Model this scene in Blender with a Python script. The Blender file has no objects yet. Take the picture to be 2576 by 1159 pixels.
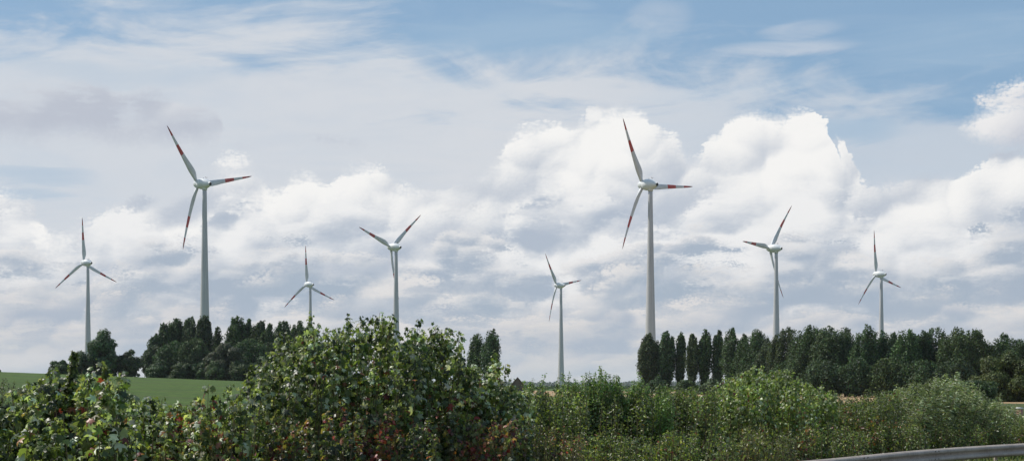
import bpy, math, random
import numpy as np
from mathutils import Vector, Matrix
rng = np.random.default_rng(7)
random.seed(7)
C = bpy.context.scene.collection
SC = bpy.context.scene
R_ = math.radians

# ------------------------------------------------------------------ camera
EYE = 2.35
FPX = 1288 / math.tan(R_(20))          # focal length in pixels of a 2576 wide picture
HOR = 970                              # horizon row in that picture
cam = bpy.data.cameras.new('camera'); co = bpy.data.objects.new('camera', cam); C.objects.link(co)
co.location = (0, 0, EYE); co.rotation_euler = (R_(90), 0, 0)
cam.sensor_width = 36; cam.lens = 18 / math.tan(R_(20)); cam.shift_y = (HOR - 579.5) / 2576
cam.clip_start = 0.3; cam.clip_end = 30000
SC.camera = co
SC.view_settings.view_transform = 'Standard'; SC.view_settings.look = 'None'
SC.view_settings.exposure = 0; SC.view_settings.gamma = 1
SC.cycles.max_bounces = 6; SC.cycles.diffuse_bounces = 3; SC.cycles.glossy_bounces = 2
SC.cycles.transmission_bounces = 4; SC.cycles.volume_bounces = 0; SC.cycles.transparent_max_bounces = 6

# ------------------------------------------------------------------ sun
SUN_AZ, SUN_EL = R_(-70), R_(50)       # azimuth from +Y towards +X
sl = bpy.data.lights.new('sun', 'SUN'); sl.energy = 4.4; sl.angle = R_(0.5); sl.color = (1, .95, .87)
so = bpy.data.objects.new('sun', sl); C.objects.link(so)
sdir = Vector((math.sin(SUN_AZ) * math.cos(SUN_EL), math.cos(SUN_AZ) * math.cos(SUN_EL), math.sin(SUN_EL)))
so.rotation_euler = sdir.to_track_quat('Z', 'Y').to_euler(); so.location = (0, 0, 60)

# ------------------------------------------------------------------ sky: Nishita blue with layers of procedural cloud laid out by azimuth and elevation
W = bpy.data.worlds.new('World'); SC.world = W; W.use_nodes = True
W.cycles.sampling_method = 'MANUAL'; W.cycles.sample_map_resolution = 512

class NG:
    def __init__(s, nt): s.nt = nt; s.N = nt.nodes; s.L = nt.links
    def put(s, sock, v):
        if isinstance(v, bpy.types.NodeSocket): s.L.new(v, sock)
        elif v is not None: sock.default_value = v
    def node(s, t, **k):
        n = s.N.new(t)
        for a, b in k.items(): setattr(n, a, b)
        return n
    def m(s, op, a, b=None, c=None, clamp=False):
        n = s.node('ShaderNodeMath', operation=op, use_clamp=clamp)
        s.put(n.inputs[0], a); s.put(n.inputs[1], b); s.put(n.inputs[2], c); return n.outputs[0]
    def add(s, a, b): return s.m('ADD', a, b)
    def sub(s, a, b): return s.m('SUBTRACT', a, b)
    def mul(s, a, b): return s.m('MULTIPLY', a, b)
    def mad(s, a, b, c): return s.m('MULTIPLY_ADD', a, b, c)
    def step(s, x, a, b, lo=0., hi=1.):
        n = s.node('ShaderNodeMapRange', interpolation_type='SMOOTHSTEP')
        for i, v in enumerate((x, a, b, lo, hi)): s.put(n.inputs[i], v)
        return n.outputs[0]
    def vec(s, x, y, z=0.):
        n = s.node('ShaderNodeCombineXYZ'); s.put(n.inputs[0], x); s.put(n.inputs[1], y); s.put(n.inputs[2], z); return n.outputs[0]
    def vm(s, op, a, b=None):
        n = s.node('ShaderNodeVectorMath', operation=op); s.put(n.inputs[0], a)
        if b is not None: s.put(n.inputs[1], b)
        return n.outputs[0]
    def noise(s, p, scale, detail=5., rough=.55, dist=0., col=False):
        n = s.node('ShaderNodeTexNoise'); s.put(n.inputs['Vector'], p)
        n.inputs['Scale'].default_value = scale; n.inputs['Detail'].default_value = detail
        n.inputs['Roughness'].default_value = rough; n.inputs['Distortion'].default_value = dist
        return n.outputs['Color' if col else 'Fac']
    def vor(s, p, scale, detail=3., rough=.5):
        n = s.node('ShaderNodeTexVoronoi', feature='F1', voronoi_dimensions='2D', normalize=True); s.put(n.inputs['Vector'], p)
        n.inputs['Scale'].default_value = scale; n.inputs['Detail'].default_value = detail; n.inputs['Roughness'].default_value = rough
        return n.outputs['Distance']
    def mix(s, f, a, b):
        n = s.node('ShaderNodeMix', data_type='RGBA'); s.put(n.inputs['Factor'], f)
        s.put(n.inputs[6], a if isinstance(a, bpy.types.NodeSocket) else (*a, 1)); s.put(n.inputs[7], b if isinstance(b, bpy.types.NodeSocket) else (*b, 1))
        return n.outputs[2]
    def curve(s, x, pts, x0, x1, y1):
        """piecewise smooth function through pts; x range x0..x1, values 0..y1"""
        n = s.node('ShaderNodeFloatCurve'); cm = n.mapping; cu = cm.curves[0]
        pp = sorted(((a - x0) / (x1 - x0), b / y1) for a, b in pts)
        pp = [(min(max(a, 0), 1), min(max(b, 0), 1)) for a, b in pp]
        while len(cu.points) < len(pp): cu.points.new(.5, .5)
        for q, (a, b) in zip(cu.points, pp): q.location = (a, b); q.handle_type = 'AUTO_CLAMPED'
        cm.use_clip = False; cm.update()
        t = s.m('DIVIDE', s.sub(x, x0), x1 - x0, clamp=True); s.put(n.inputs['Value'], t)
        return s.mul(n.outputs[0], y1)

def az_of(x): return math.atan((x - 1288) / FPX)
def ev_of(x, y): return (HOR - y) / FPX * math.cos(az_of(x))
def AE(pts): return [(az_of(x), ev_of(x, y) + .1) for x, y in pts]

g = NG(W.node_tree); g.N.clear()
tc = g.node('ShaderNodeTexCoord'); sp = g.node('ShaderNodeSeparateXYZ'); g.L.new(tc.outputs['Generated'], sp.inputs[0])
dx, dy, dz = sp.outputs
az = g.m('ARCTAN2', dx, dy)
hl = g.m('SQRT', g.add(g.mul(dx, dx), g.mad(dy, dy, 1e-4)))
ev = g.m('DIVIDE', dz, hl)
ev = g.m('MINIMUM', ev, 3.0)
P = g.vec(az, ev)
AZW = None
def curve(pts): return g.sub(g.curve(AZW or az, AE(pts), -.40, .40, .5), .1)   # value = elevation tangent

sky = g.node('ShaderNodeTexSky', sky_type='NISHITA'); sky.sun_disc = False
sky.sun_elevation = SUN_EL; sky.sun_rotation = SUN_AZ % (2 * math.pi); sky.air_density = 1.0; sky.dust_density = 1.0; sky.ozone_density = 1.5
K = 10.0                                # the Background strength is 1/K
def c(r, g_, b, k=1.0):                 # display colour -> radiance before the Background strength
    f = lambda u: ((u / 255 + .055) / 1.055) ** 2.4
    return (f(r) * K * k, f(g_) * K * k, f(b) * K * k)
blue_n = g.node('ShaderNodeMix', data_type='RGBA', blend_type='MULTIPLY'); blue_n.inputs['Factor'].default_value = 1
g.L.new(sky.outputs[0], blue_n.inputs[6]); blue_n.inputs[7].default_value = (1.0, 1.0, 1.0, 1)
blue = g.mix(.72, blue_n.outputs[2], c(141, 176, 208))

# shared domain warp
wn = g.noise(P, 9, 4, .55, col=True)
warp = g.vm('MULTIPLY', g.vm('SUBTRACT', wn, (.5, .5, .5)), (.030, .022, 0))
PW = g.vm('ADD', P, warp)
SUNOFF = (-.0035, .0075, 0)

# --- cirrus veil
pc = g.vm('MULTIPLY', PW, (1, 3.6, 1))
pc2 = g.vec(g.mad(ev, 1.3, az), g.mul(g.mad(az, -.16, ev), 4.5), 3.)
n1 = g.noise(pc, 5.5, 8, .60, 1.2); n2 = g.noise(pc2, 7, 9, .66, .8)
veil_top = curve([(-100, 75), (30, 105), (120, 85), (330, 55), (450, 58), (600, 85), (900, 105), (1010, 150), (1080, 175), (1160, 158), (1300, 178), (1430, 190), (1600, 175), (1800, 185), (2000, 215), (2150, 250), (2400, 270), (2700, 280)])
f = g.sub(veil_top, ev)
f = g.mad(g.sub(n1, .5), .16, f); f = g.mad(g.sub(n2, .5), .10, f)
veil = g.step(f, -.030, .030)
inside = g.step(g.noise(pc2, 4.2, 8, .62, .6), .28, .56, .86, 1.0)
side = g.curve(az, [(az_of(0), .92), (az_of(700), .96), (az_of(1300), 1.), (az_of(1700), .85), (az_of(2200), .70), (az_of(2576), .7)], -.40, .40, 1.)
veil = g.mul(g.mul(veil, inside), side)
col = g.mix(veil, blue, c(213, 217, 223))
# blue wisps above the veil
st = g.vec(g.mul(az, 1.0), g.mul(g.mad(az, .05, ev), 9.0), 7.)
wis = g.step(g.noise(st, 5, 7, .6, .6), .52, .78, 0, .35)
wis2 = g.step(g.noise(g.vec(az, g.mul(ev, 5.), 2.), 4.0, 9, .68, 1.5), .45, .8, 0, .34)
col = g.mix(g.m('MAXIMUM', wis, wis2), col, c(192, 207, 222))
def streak(x0, x1, y, h, a):
    cx = az_of((x0 + x1) / 2); rx = (x1 - x0) / 2 / FPX; ey = ev_of((x0 + x1) / 2, y); ry = h / FPX
    u = g.m('DIVIDE', g.sub(az, cx), rx); w = g.m('DIVIDE', g.sub(g.mad(g.sub(n2, .5), .018, ev), ey), ry)
    d = g.add(g.mul(u, u), g.mul(w, w))
    return g.mul(g.step(d, 1., 0.), g.mul(g.step(n2, .25, .6), a))
col = g.mix(g.m('MAXIMUM', streak(1760, 2180, 124, 26, .75), g.m('MAXIMUM', streak(1890, 2140, 80, 28, .7), streak(1560, 1760, 40, 55, .35))), col, c(205, 212, 222))
# open blue patches in the veil
def patch(cx, cy, rx, ry, a):
    e = ev_of(cx, cy); u = g.mul(g.sub(az, az_of(cx)), FPX / rx); w = g.mul(g.sub(g.mad(g.sub(n2, .5), .03, ev), e), FPX / ry)
    return g.mul(g.step(g.add(g.mul(u, u), g.mul(w, w)), 1., 0.), a)
pt = patch(90, 440, 170, 26, .4)
for q in ((60, 480, 150, 20, .4), (2140, 330, 150, 40, .6), (300, 185, 330, 40, .25), (1330, 90, 420, 70, .5), (2420, 110, 300, 90, .4)): pt = g.m('MAXIMUM', pt, patch(*q))
col = g.mix(pt, col, c(158, 186, 211))

# --- puffy fields: nested round puffs (cells), each one lit from the upper left
LX, LY = -.50, .87
def puffs(px, sc, sx, seed, det, wts=(1., .62, .32, .14)):
    """returns (height field about 0..1, light -1..1)"""
    H = L = None; tot_ = sum(wts[:det])
    for i in range(det):
        w_ = wts[i] / tot_; k_ = sc * 2.1 ** i
        q = g.vm('ADD', g.vm('MULTIPLY', px, (k_, k_ * sx, 1)), (seed + i * 7.3, seed * .7 + i * 3.1, 0))
        q = g.vm('ADD', q, g.vm('MULTIPLY', g.vm('SUBTRACT', wn2, (.5, .5, .5)), (.45, .45, 0) if i == 0 else ((.8, .8, 0) if i == 1 else (.5, .5, 0))))
        v = g.node('ShaderNodeTexVoronoi', feature='SMOOTH_F1' if i < 2 else 'F1', voronoi_dimensions='2D'); g.put(v.inputs['Vector'], q)
        if i < 2: v.inputs['Smoothness'].default_value = .55; v.inputs['Scale'].default_value = 1
        d = g.m('MINIMUM', v.outputs['Distance'], 1.); h = g.sub(1., g.mul(d, d))
        of = g.vm('SUBTRACT', q, v.outputs['Position']); o3 = g.node('ShaderNodeSeparateXYZ'); g.L.new(of, o3.inputs[0])
        l = g.mad(o3.outputs[0], LX, g.mul(o3.outputs[1], LY))
        H = g.mul(h, w_) if H is None else g.mad(h, w_, H)
        L = g.mul(l, w_ * 1.5) if L is None else g.mad(l, w_ * 1.5, L)
    return H, L
wn2 = g.noise(P, 26, 5, .6, col=True)
HA, LA = puffs(PW, 15, 1.25, 3.1, 4)
HB, LB = puffs(PW, 12, 1.4, 11.7, 4, (1., .55, .26, .12))
HC, LC = puffs(PW, 19, 1.9, 23.3, 4, (1., .5, .25, .1))
fine = g.sub(g.noise(PW, 70, 6, .6), .5)
broad = g.noise(g.vm('MULTIPLY', P, (1, 2.0, 1)), 8, 4, .5)
broad2 = g.noise(g.vm('ADD', g.vm('MULTIPLY', P, (1, 2.8, 1)), (5, 3, 0)), 14, 5, .55)
broad3 = g.noise(g.vm('ADD', g.vm('MULTIPLY', P, (1, 3.2, 1)), (9, 1, 0)), 20, 6, .6)

def cumulus(col, env, n, l, amp, depth, soft, bright, shade, bias, gain, fall=.8, broadw=.9, bot=None, amax=1., br=None, loc=None, fw=.005, top=1.):
    f = g.mad(g.sub(n, .72), amp, g.sub(env, ev)); f = g.mad(fine, fw, f)
    if isinstance(soft, float) and soft < .02: soft = g.mad(g.step(broad3, .4, .65), soft * 2.5, soft * .6)     # some edges crisp, some wispy
    al = g.step(f, 0., soft)
    if bot is not None:
        fb = g.mad(fine, fw * 2, g.mad(g.sub(n, .72), amp, g.sub(ev, bot))); al = g.mul(al, g.step(fb, -.006, .016))
    if amax < 1.: al = g.mul(al, amax)
    t = g.m('DIVIDE', f, depth, clamp=True)
    b = g.mad(t, -fall, bias)
    b = g.mad(l, gain, b); b = g.mad(g.sub(n, .72), .5, b); b = g.mad(g.sub(br or broad, .5), broadw * 2, b); b = g.mad(fine, .14, b)
    if loc is not None: b = g.add(b, loc)
    b = g.step(b, .0, top)
    return g.mix(al, col, g.mix(b, shade, bright))
def azc(pts): return g.sub(g.curve(az, [(az_of(x), y + 1.) for x, y in pts], -.40, .40, 2.), 1.)

sw = g.node('ShaderNodeSeparateColor'); g.L.new(wn2, sw.inputs[0])
AZW = g.add(az, g.mad(g.sub(sw.outputs[0], .5), .030, g.mul(g.sub(broad, .5), .05)))
# grey soft cloud upper left
env = curve([(-200, 300), (-60, 222), (60, 204), (240, 208), (310, 240), (345, 236), (390, 212), (480, 216), (550, 250), (610, 330), (600, 470), (2576, 800)])
bot = curve([(-200, 320), (0, 342), (300, 346), (560, 346), (620, 350), (2576, 300)])
col = cumulus(col, env, HA, LA, .028, .06, .014, c(218, 221, 226), c(186, 192, 205), .40, .7, bot=bot, amax=.9, broadw=.5)
# bright head with a grey flank, far right
env = curve([(0, 900), (2300, 700), (2370, 400), (2395, 310), (2425, 262), (2470, 228), (2530, 205), (2600, 195), (2750, 240)])
bot = curve([(0, 0), (2360, 285), (2410, 325), (2450, 350), (2540, 362), (2700, 350)])
col = cumulus(col, env, HA, LA, .045, .10, .014, c(238, 237, 237), c(186, 192, 206), .92, .6, bot=bot, broadw=.5, loc=azc([(0, 0), (2440, .1), (2520, -.05), (2576, -.25), (2700, -.3)]))
# soft grey bank edge behind the heads
env = curve([(-120, 520), (0, 500), (150, 590), (300, 520), (450, 500), (640, 470), (850, 500), (1050, 470), (1250, 430), (1500, 400), (1700, 380), (1850, 400), (2000, 400), (2120, 400), (2200, 450), (2400, 450), (2600, 420)])
col = cumulus(col, env, HC, LC, .05, .12, .03, c(225, 226, 230), c(200, 205, 215), .7, .4, broadw=.7)
# the tall bank
env = curve([(-120, 500), (0, 470), (60, 492), (110, 515), (150, 580), (230, 585), (280, 520), (330, 490), (420, 480), (500, 455), (545, 420), (600, 398), (655, 412), (700, 458), (735, 468), (765, 436), (800, 428), (840, 462), (880, 432), (925, 412), (965, 425), (1010, 460), (1080, 478), (1150, 462), (1205, 455), (1240, 405), (1290, 345), (1370, 308), (1445, 312), (1480, 245), (1545, 225), (1610, 245), (1636, 310), (1685, 325), (1715, 350), (1745, 410), (1775, 400), (1800, 345), (1850, 290), (1920, 246), (2000, 240), (2060, 240), (2105, 262), (2125, 330), (2110, 410), (2150, 470), (2230, 480), (2310, 435), (2370, 432), (2440, 392), (2490, 365), (2560, 358), (2700, 370)])
col = cumulus(col, env, HA, LA, .036, .12, .008, c(247, 246, 244), c(190, 198, 210), .66, 1.15, fall=.50, broadw=.75, top=1.15,
              loc=azc([(-100, .2), (100, .05), (300, .2), (450, .1), (620, .35), (720, .05), (800, .2), (930, .35), (1030, .05), (1150, .05), (1260, .22), (1500, .22), (1620, .1), (1720, -.15), (1860, .18), (2050, .22), (2150, .0), (2400, .0), (2700, .05)]))
# lower rows: each row's heads catch the light above the grey base of the row behind
env = curve([(-120, 580), (0, 560), (60, 540), (140, 620), (260, 570), (330, 535), (470, 580), (560, 500), (660, 510), (730, 560), (830, 500), (930, 520), (1020, 570), (1130, 600), (1190, 560), (1300, 500), (1400, 465), (1500, 500), (1600, 560), (1720, 520), (1800, 480), (1950, 480), (2060, 465), (2110, 490), (2200, 540), (2400, 550), (2576, 490), (2700, 480)])
col = cumulus(col, env, HB, LB, .06, .085, .012, c(240, 240, 240), c(177, 188, 203), .76, 1.15, fall=.80, broadw=.8, br=broad2,
              loc=azc([(-100, 0), (1200, 0), (1400, .15), (1600, 0), (1800, .15), (2050, .3), (2150, 0), (2700, 0)]))
env = curve([(-120, 650), (100, 630), (260, 660), (420, 620), (600, 640), (760, 600), (900, 660), (1050, 630), (1150, 560), (1220, 570), (1300, 660), (1500, 620), (1700, 590), (1850, 640), (2000, 600), (2200, 610), (2350, 640), (2500, 570), (2700, 600)])
col = cumulus(col, env, HC, LC, .08, .050, .018, c(231, 230, 230), c(168, 181, 197), .76, 1.15, fall=.85, broadw=1.0, br=broad3)
env = curve([(-120, 710), (200, 680), (500, 715), (800, 670), (1100, 700), (1300, 730), (1600, 670), (1900, 720), (2300, 680), (2700, 710)])
col = cumulus(col, env, HB, LB, .07, .042, .018, c(228, 226, 225), c(166, 180, 196), .76, 1.15, fall=.85, broadw=1.0, br=broad2)
env = curve([(-120, 760), (300, 745), (700, 765), (1000, 740), (1400, 765), (1700, 735), (2000, 760), (2400, 740), (2700, 760)])
col = cumulus(col, env, HC, LC, .05, .032, .016, c(224, 221, 220), c(173, 184, 199), .95, 1.05, fall=.85, broadw=1.1, br=broad)
env = curve([(-120, 820), (500, 800), (1000, 825), (1500, 800), (2000, 820), (2700, 810)])
col = cumulus(col, env, HC, LC, .045, .028, .016, c(221, 218, 216), c(172, 184, 199), .95, .7, fall=.65, broadw=1.4, br=broad3)
env = curve([(-120, 870), (700, 860), (1500, 875), (2700, 865)])
col = cumulus(col, env, HC, LC, .035, .026, .014, c(215, 214, 213), c(174, 187, 201), .90, .6, fall=.5, broadw=1.4, br=broad2)
# pale haze low down
hz = g.step(ev, .026, -.005, 0, .5)
col = g.mix(hz, col, c(183, 195, 206))
bg = g.node('ShaderNodeBackground'); g.L.new(col, bg.inputs[0]); bg.inputs[1].default_value = 1 / K
wo = g.node('ShaderNodeOutputWorld'); g.L.new(bg.outputs[0], wo.inputs[0])

# ------------------------------------------------------------------ helpers
def at(x, y, D):
    """point seen at picture position x, y (2576 wide picture) at distance D"""
    return Vector(((x - 1288) / FPX * D, D, EYE + (HOR - y) / FPX * D))
def tag(o, label=None, cat=None, group=None, kind=None):
    if label: o['label'] = label
    if cat: o['category'] = cat
    if group: o['group'] = group
    if kind: o['kind'] = kind
    return o
def empty(name, loc, rz=0):
    o = bpy.data.objects.new(name, None); o.location = loc; o.rotation_euler = (0, 0, rz); o.empty_display_size = .5
    C.objects.link(o); return o
def mesh_obj(name, V, F, mat, parent=None, smooth=False, tint=None):
    """V (n,3) array, F list of index tuples or an (m,k) array"""
    me = bpy.data.meshes.new(name)
    V = np.asarray(V, np.float32)
    if isinstance(F, np.ndarray):
        F = [F]
    if F and isinstance(F[0], np.ndarray):
        loops = np.concatenate([a.ravel() for a in F]); tot = np.concatenate([np.full(len(a), a.shape[1]) for a in F])
    else:
        loops = np.array([i for f_ in F for i in f_]); tot = np.array([len(f_) for f_ in F])
    me.vertices.add(len(V)); me.vertices.foreach_set('co', V.ravel())
    me.loops.add(len(loops)); me.loops.foreach_set('vertex_index', loops.astype(np.int32))
    me.polygons.add(len(tot)); st_ = np.concatenate([[0], np.cumsum(tot)[:-1]])
    me.polygons.foreach_set('loop_start', st_.astype(np.int32)); me.polygons.foreach_set('loop_total', tot.astype(np.int32))
    if smooth: me.polygons.foreach_set('use_smooth', np.ones(len(tot), bool))
    me.update(calc_edges=True)
    if tint is not None:
        ca = me.color_attributes.new('tint', 'FLOAT_COLOR', 'POINT')
        ca.data.foreach_set('color', np.concatenate([tint, np.ones((len(tint), 1))], 1).astype(np.float32).ravel())
    me.materials.append(mat)
    o = bpy.data.objects.new(name, me); C.objects.link(o)
    if parent: o.parent = parent
    return o
class MB:
    def __init__(s): s.V = []; s.F = []
    def tube(s, pts, rad, n=8, cap=True):
        b = len(s.V); pts = [Vector(p) for p in pts]
        for i, p in enumerate(pts):
            t = (pts[min(i + 1, len(pts) - 1)] - pts[max(i - 1, 0)]).normalized()
            u = t.cross(Vector((0, 1, 0)) if abs(t.y) < .9 else Vector((1, 0, 0))).normalized(); w = t.cross(u)
            for k in range(n):
                a = 2 * math.pi * k / n; q = p + (u * math.cos(a) + w * math.sin(a)) * rad[i]; s.V.append(tuple(q))
        for i in range(len(pts) - 1):
            for k in range(n):
                s.F.append((b + i * n + k, b + i * n + (k + 1) % n, b + (i + 1) * n + (k + 1) % n, b + (i + 1) * n + k))
        if cap:
            s.F.append(tuple(range(b + n - 1, b - 1, -1))); s.F.append(tuple(range(b + (len(pts) - 1) * n, b + len(pts) * n)))
        return s
    def box(s, cx, cy, cz, sx, sy, sz):
        b = len(s.V)
        for z in (-1, 1):
            for y in (-1, 1):
                for x in (-1, 1): s.V.append((cx + x * sx / 2, cy + y * sy / 2, cz + z * sz / 2))
        for f_ in ((0, 2, 3, 1), (4, 5, 7, 6), (0, 1, 5, 4), (2, 6, 7, 3), (0, 4, 6, 2), (1, 3, 7, 5)): s.F.append(tuple(b + i for i in f_))
        return s
    def build(s, name, mat, parent=None, smooth=False): return mesh_obj(name, np.array(s.V), s.F, mat, parent, smooth)

def new_mat(name):
    m = bpy.data.materials.new(name); m.use_nodes = True; n = NG(m.node_tree); n.N.clear()
    out = n.node('ShaderNodeOutputMaterial'); return m, n, out
def principled(n, out, colr, rough=.6, metal=0., spec=.5, bump=None, bstr=.2, bdist=.05):
    p = n.node('ShaderNodeBsdfPrincipled'); n.put(p.inputs['Base Color'], colr if isinstance(colr, bpy.types.NodeSocket) else (*colr, 1))
    n.put(p.inputs['Roughness'], rough); n.put(p.inputs['Metallic'], metal); n.put(p.inputs['Specular IOR Level'], spec)
    if bump is not None:
        b = n.node('ShaderNodeBump'); b.inputs['Strength'].default_value = bstr; b.inputs['Distance'].default_value = bdist
        n.put(b.inputs['Height'], bump); n.L.new(b.outputs[0], p.inputs['Normal'])
    n.L.new(p.outputs[0], out.inputs[0]); return p
def oc(n): return n.node('ShaderNodeTexCoord').outputs['Object']

# ------------------------------------------------------------------ materials
def mat_leaf(name, gloss=.42, trans=.35, pale=.35, spec=.5):
    m, n, out = new_mat(name)
    a = n.node('ShaderNodeAttribute', attribute_name='tint')
    geo = n.node('ShaderNodeNewGeometry')
    nz = n.noise(oc(n), 9, 2, .5)
    h = n.node('ShaderNodeHueSaturation'); n.put(h.inputs['Color'], a.outputs['Color']); n.put(h.inputs['Value'], n.mad(nz, .6, .7))
    cc = n.mix(n.mul(geo.outputs['Backfacing'], pale), h.outputs[0], (.34, .40, .22))
    p = n.node('ShaderNodeBsdfPrincipled'); n.L.new(cc, p.inputs['Base Color']); p.inputs['Roughness'].default_value = gloss
    p.inputs['Specular IOR Level'].default_value = spec
    t = n.node('ShaderNodeBsdfTranslucent')
    tcol = n.node('ShaderNodeMix', data_type='RGBA', blend_type='MULTIPLY'); tcol.inputs['Factor'].default_value = 1
    n.L.new(cc, tcol.inputs[6]); tcol.inputs[7].default_value = (1.35, 1.5, .45, 1); n.L.new(tcol.outputs[2], t.inputs[0])
    mx = n.node('ShaderNodeMixShader'); mx.inputs[0].default_value = trans
    n.L.new(p.outputs[0], mx.inputs[1]); n.L.new(t.outputs[0], mx.inputs[2]); n.L.new(mx.outputs[0], out.inputs[0]); return m
M_LEAF = mat_leaf('leaf', .42, .36, .45, .5)
M_WILLOW = mat_leaf('willow_leaf', .45, .30, .6, .4)
M_FAR = mat_leaf('tree_leaf', .6, .15, .15, .3)
m, n, out = new_mat('bark'); q = oc(n)
principled(n, out, n.mix(n.noise(q, 3, 5, .6), (.055, .042, .03), (.13, .11, .085)), .9, bump=n.noise(q, 12, 4, .6), bstr=.5); M_BARK = m
m, n, out = new_mat('twig'); principled(n, out, n.mix(n.noise(oc(n), 5, 3), (.10, .06, .03), (.16, .15, .07)), .7); M_TWIG = m

def mat_paint(name, base, dirt, streak=.5):
    m, n, out = new_mat(name); q = oc(n)
    s1 = n.noise(n.vm('MULTIPLY', q, (1.2, 1.2, .05)), 1.5, 5, .6); s2 = n.noise(q, .25, 4, .5)
    principled(n, out, n.mix(n.step(n.add(n.mul(s1, streak), n.mul(s2, 1 - streak)), .42, .72), base, dirt), .45, spec=.4); return m
m, n, out = new_mat('tower_concrete'); q = oc(n)
s1 = n.noise(n.vm('MULTIPLY', q, (1.0, 1.0, .04)), 1.6, 5, .6)
sz = n.node('ShaderNodeSeparateXYZ'); n.L.new(q, sz.inputs[0])
seam = n.m('FRACT', n.m('DIVIDE', sz.outputs[2], 3.8)); seam = n.step(n.m('ABSOLUTE', n.sub(seam, .5)), .475, .5, 0, .35)
low = n.step(sz.outputs[2], 60, 15)
cc = n.mix(n.step(s1, .35, .75), (.52, .51, .515), (.41, .405, .41)); cc = n.mix(n.mul(low, .35), cc, (.54, .51, .46)); cc = n.mix(seam, cc, (.36, .37, .37))
principled(n, out, cc, .6, spec=.35); M_TOWER = m
M_NAC = mat_paint('nacelle_paint', (.74, .75, .75), (.56, .57, .56))
m, n, out = new_mat('blade_paint'); q = oc(n); sz = n.node('ShaderNodeSeparateXYZ'); n.L.new(q, sz.inputs[0]); z = sz.outputs[2]
red = n.m('MAXIMUM', n.m('GREATER_THAN', z, 28.9), n.mul(n.m('GREATER_THAN', z, 17.6), n.m('LESS_THAN', z, 23.4)))
wh = n.mix(n.step(n.noise(n.vm('MULTIPLY', q, (1, 1, .3)), 1.2, 4), .4, .75), (.64, .64, .65), (.52, .52, .53))
rd = n.mix(n.step(z, 30.5, 33.5), (.47, .055, .045), (.20, .045, .04))  # red darkens towards the tip: shading put into the blade colour
principled(n, out, n.mix(red, wh, rd), .4, spec=.4); M_BLADE = m
m, n, out = new_mat('dark_vent'); principled(n, out, n.mix(n.noise(oc(n), 8, 3), (.02, .022, .025), (.05, .05, .05)), .7); M_DARK = m
m, n, out = new_mat('galvanised'); q = oc(n)
s1 = n.noise(n.vm('MULTIPLY', q, (1, 1, 1)), 1.3, 6, .65); s2 = n.noise(n.vm('MULTIPLY', q, (3, 3, .6)), 6, 5, .7)
principled(n, out, n.mix(n.step(n.add(n.mul(s1, .5), n.mul(s2, .5)), .38, .68), (.46, .395, .345), (.27, .225, .19)), .9, 0., .12, bump=s1, bstr=.15, bdist=.02); M_GALV = m
m, n, out = new_mat('bolt_steel'); principled(n, out, n.mix(n.noise(oc(n), 20, 3), (.05, .04, .035), (.12, .08, .06)), .7, .3); M_BOLT = m
m, n, out = new_mat('verge_grass'); q = oc(n)
a1 = n.noise(q, .12, 6, .6); a2 = n.noise(q, 3, 6, .7)
principled(n, out, n.mix(n.add(n.mul(a1, .5), n.mul(a2, .5)), (.035, .055, .018), (.11, .12, .045)), .95, spec=.15, bump=a2, bstr=.8, bdist=.2); M_GRASS = m
m, n, out = new_mat('crop_green'); q = oc(n)
a1 = n.noise(n.vm('MULTIPLY', q, (.02, .05, 1)), 1.5, 5, .6); a2 = n.noise(n.vm('MULTIPLY', q, (1, .35, 1)), .9, 8, .8)
cc = n.mix(n.step(a2, .36, .64), (.052, .100, .016), (.105, .160, .030)); cc = n.mix(n.mul(n.step(a1, .4, .7), .5), cc, (.05, .075, .028))
sx_ = n.node('ShaderNodeSeparateXYZ'); n.L.new(q, sx_.inputs[0]); u_ = n.mad(sx_.outputs[0], .55, n.mul(sx_.outputs[1], .84)); u_ = n.mad(n.noise(q, .012, 2), 8., u_)
tl_ = n.m('MAXIMUM', *[n.step(n.m('ABSOLUTE', n.sub(n.m('FRACT', n.m('DIVIDE', n.add(u_, o_), 21.)), .5)), .030, .012, 0, .75) for o_ in (0., 1.9)])
cc = n.mix(tl_, cc, (.085, .080, .040))
row_ = n.step(n.m('ABSOLUTE', n.sub(n.m('FRACT', n.m('DIVIDE', u_, 1.4)), .5)), .1, .4, 0, .35); cc = n.mix(row_, cc, (.035, .060, .014))
principled(n, out, cc, .9, spec=.15, bump=a2, bstr=1., bdist=.35); M_CROP = m
m, n, out = new_mat('stubble'); q = oc(n)
a1 = n.noise(n.vm('MULTIPLY', q, (.03, .1, 1)), 1.2, 5, .6); a2 = n.noise(q, 2.5, 6, .7)
principled(n, out, n.mix(n.add(n.mul(a1, .5), n.mul(a2, .5)), (.26, .17, .09), (.44, .31, .18)), .95, spec=.1, bump=a2, bstr=.6, bdist=.1); M_STUB = m
m, n, out = new_mat('asphalt'); q = oc(n); a2 = n.noise(q, 40, 4, .7)
principled(n, out, n.mix(n.add(n.mul(n.noise(q, .3, 4), .6), n.mul(a2, .4)), (.04, .04, .042), (.075, .073, .07)), .85, bump=a2, bstr=.3, bdist=.01); M_ASPH = m
m, n, out = new_mat('road_paint'); principled(n, out, n.mix(n.step(n.noise(oc(n), 6, 5, .7), .35, .6), (.30, .30, .29), (.74, .74, .72)), .7); M_LINE = m

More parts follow.
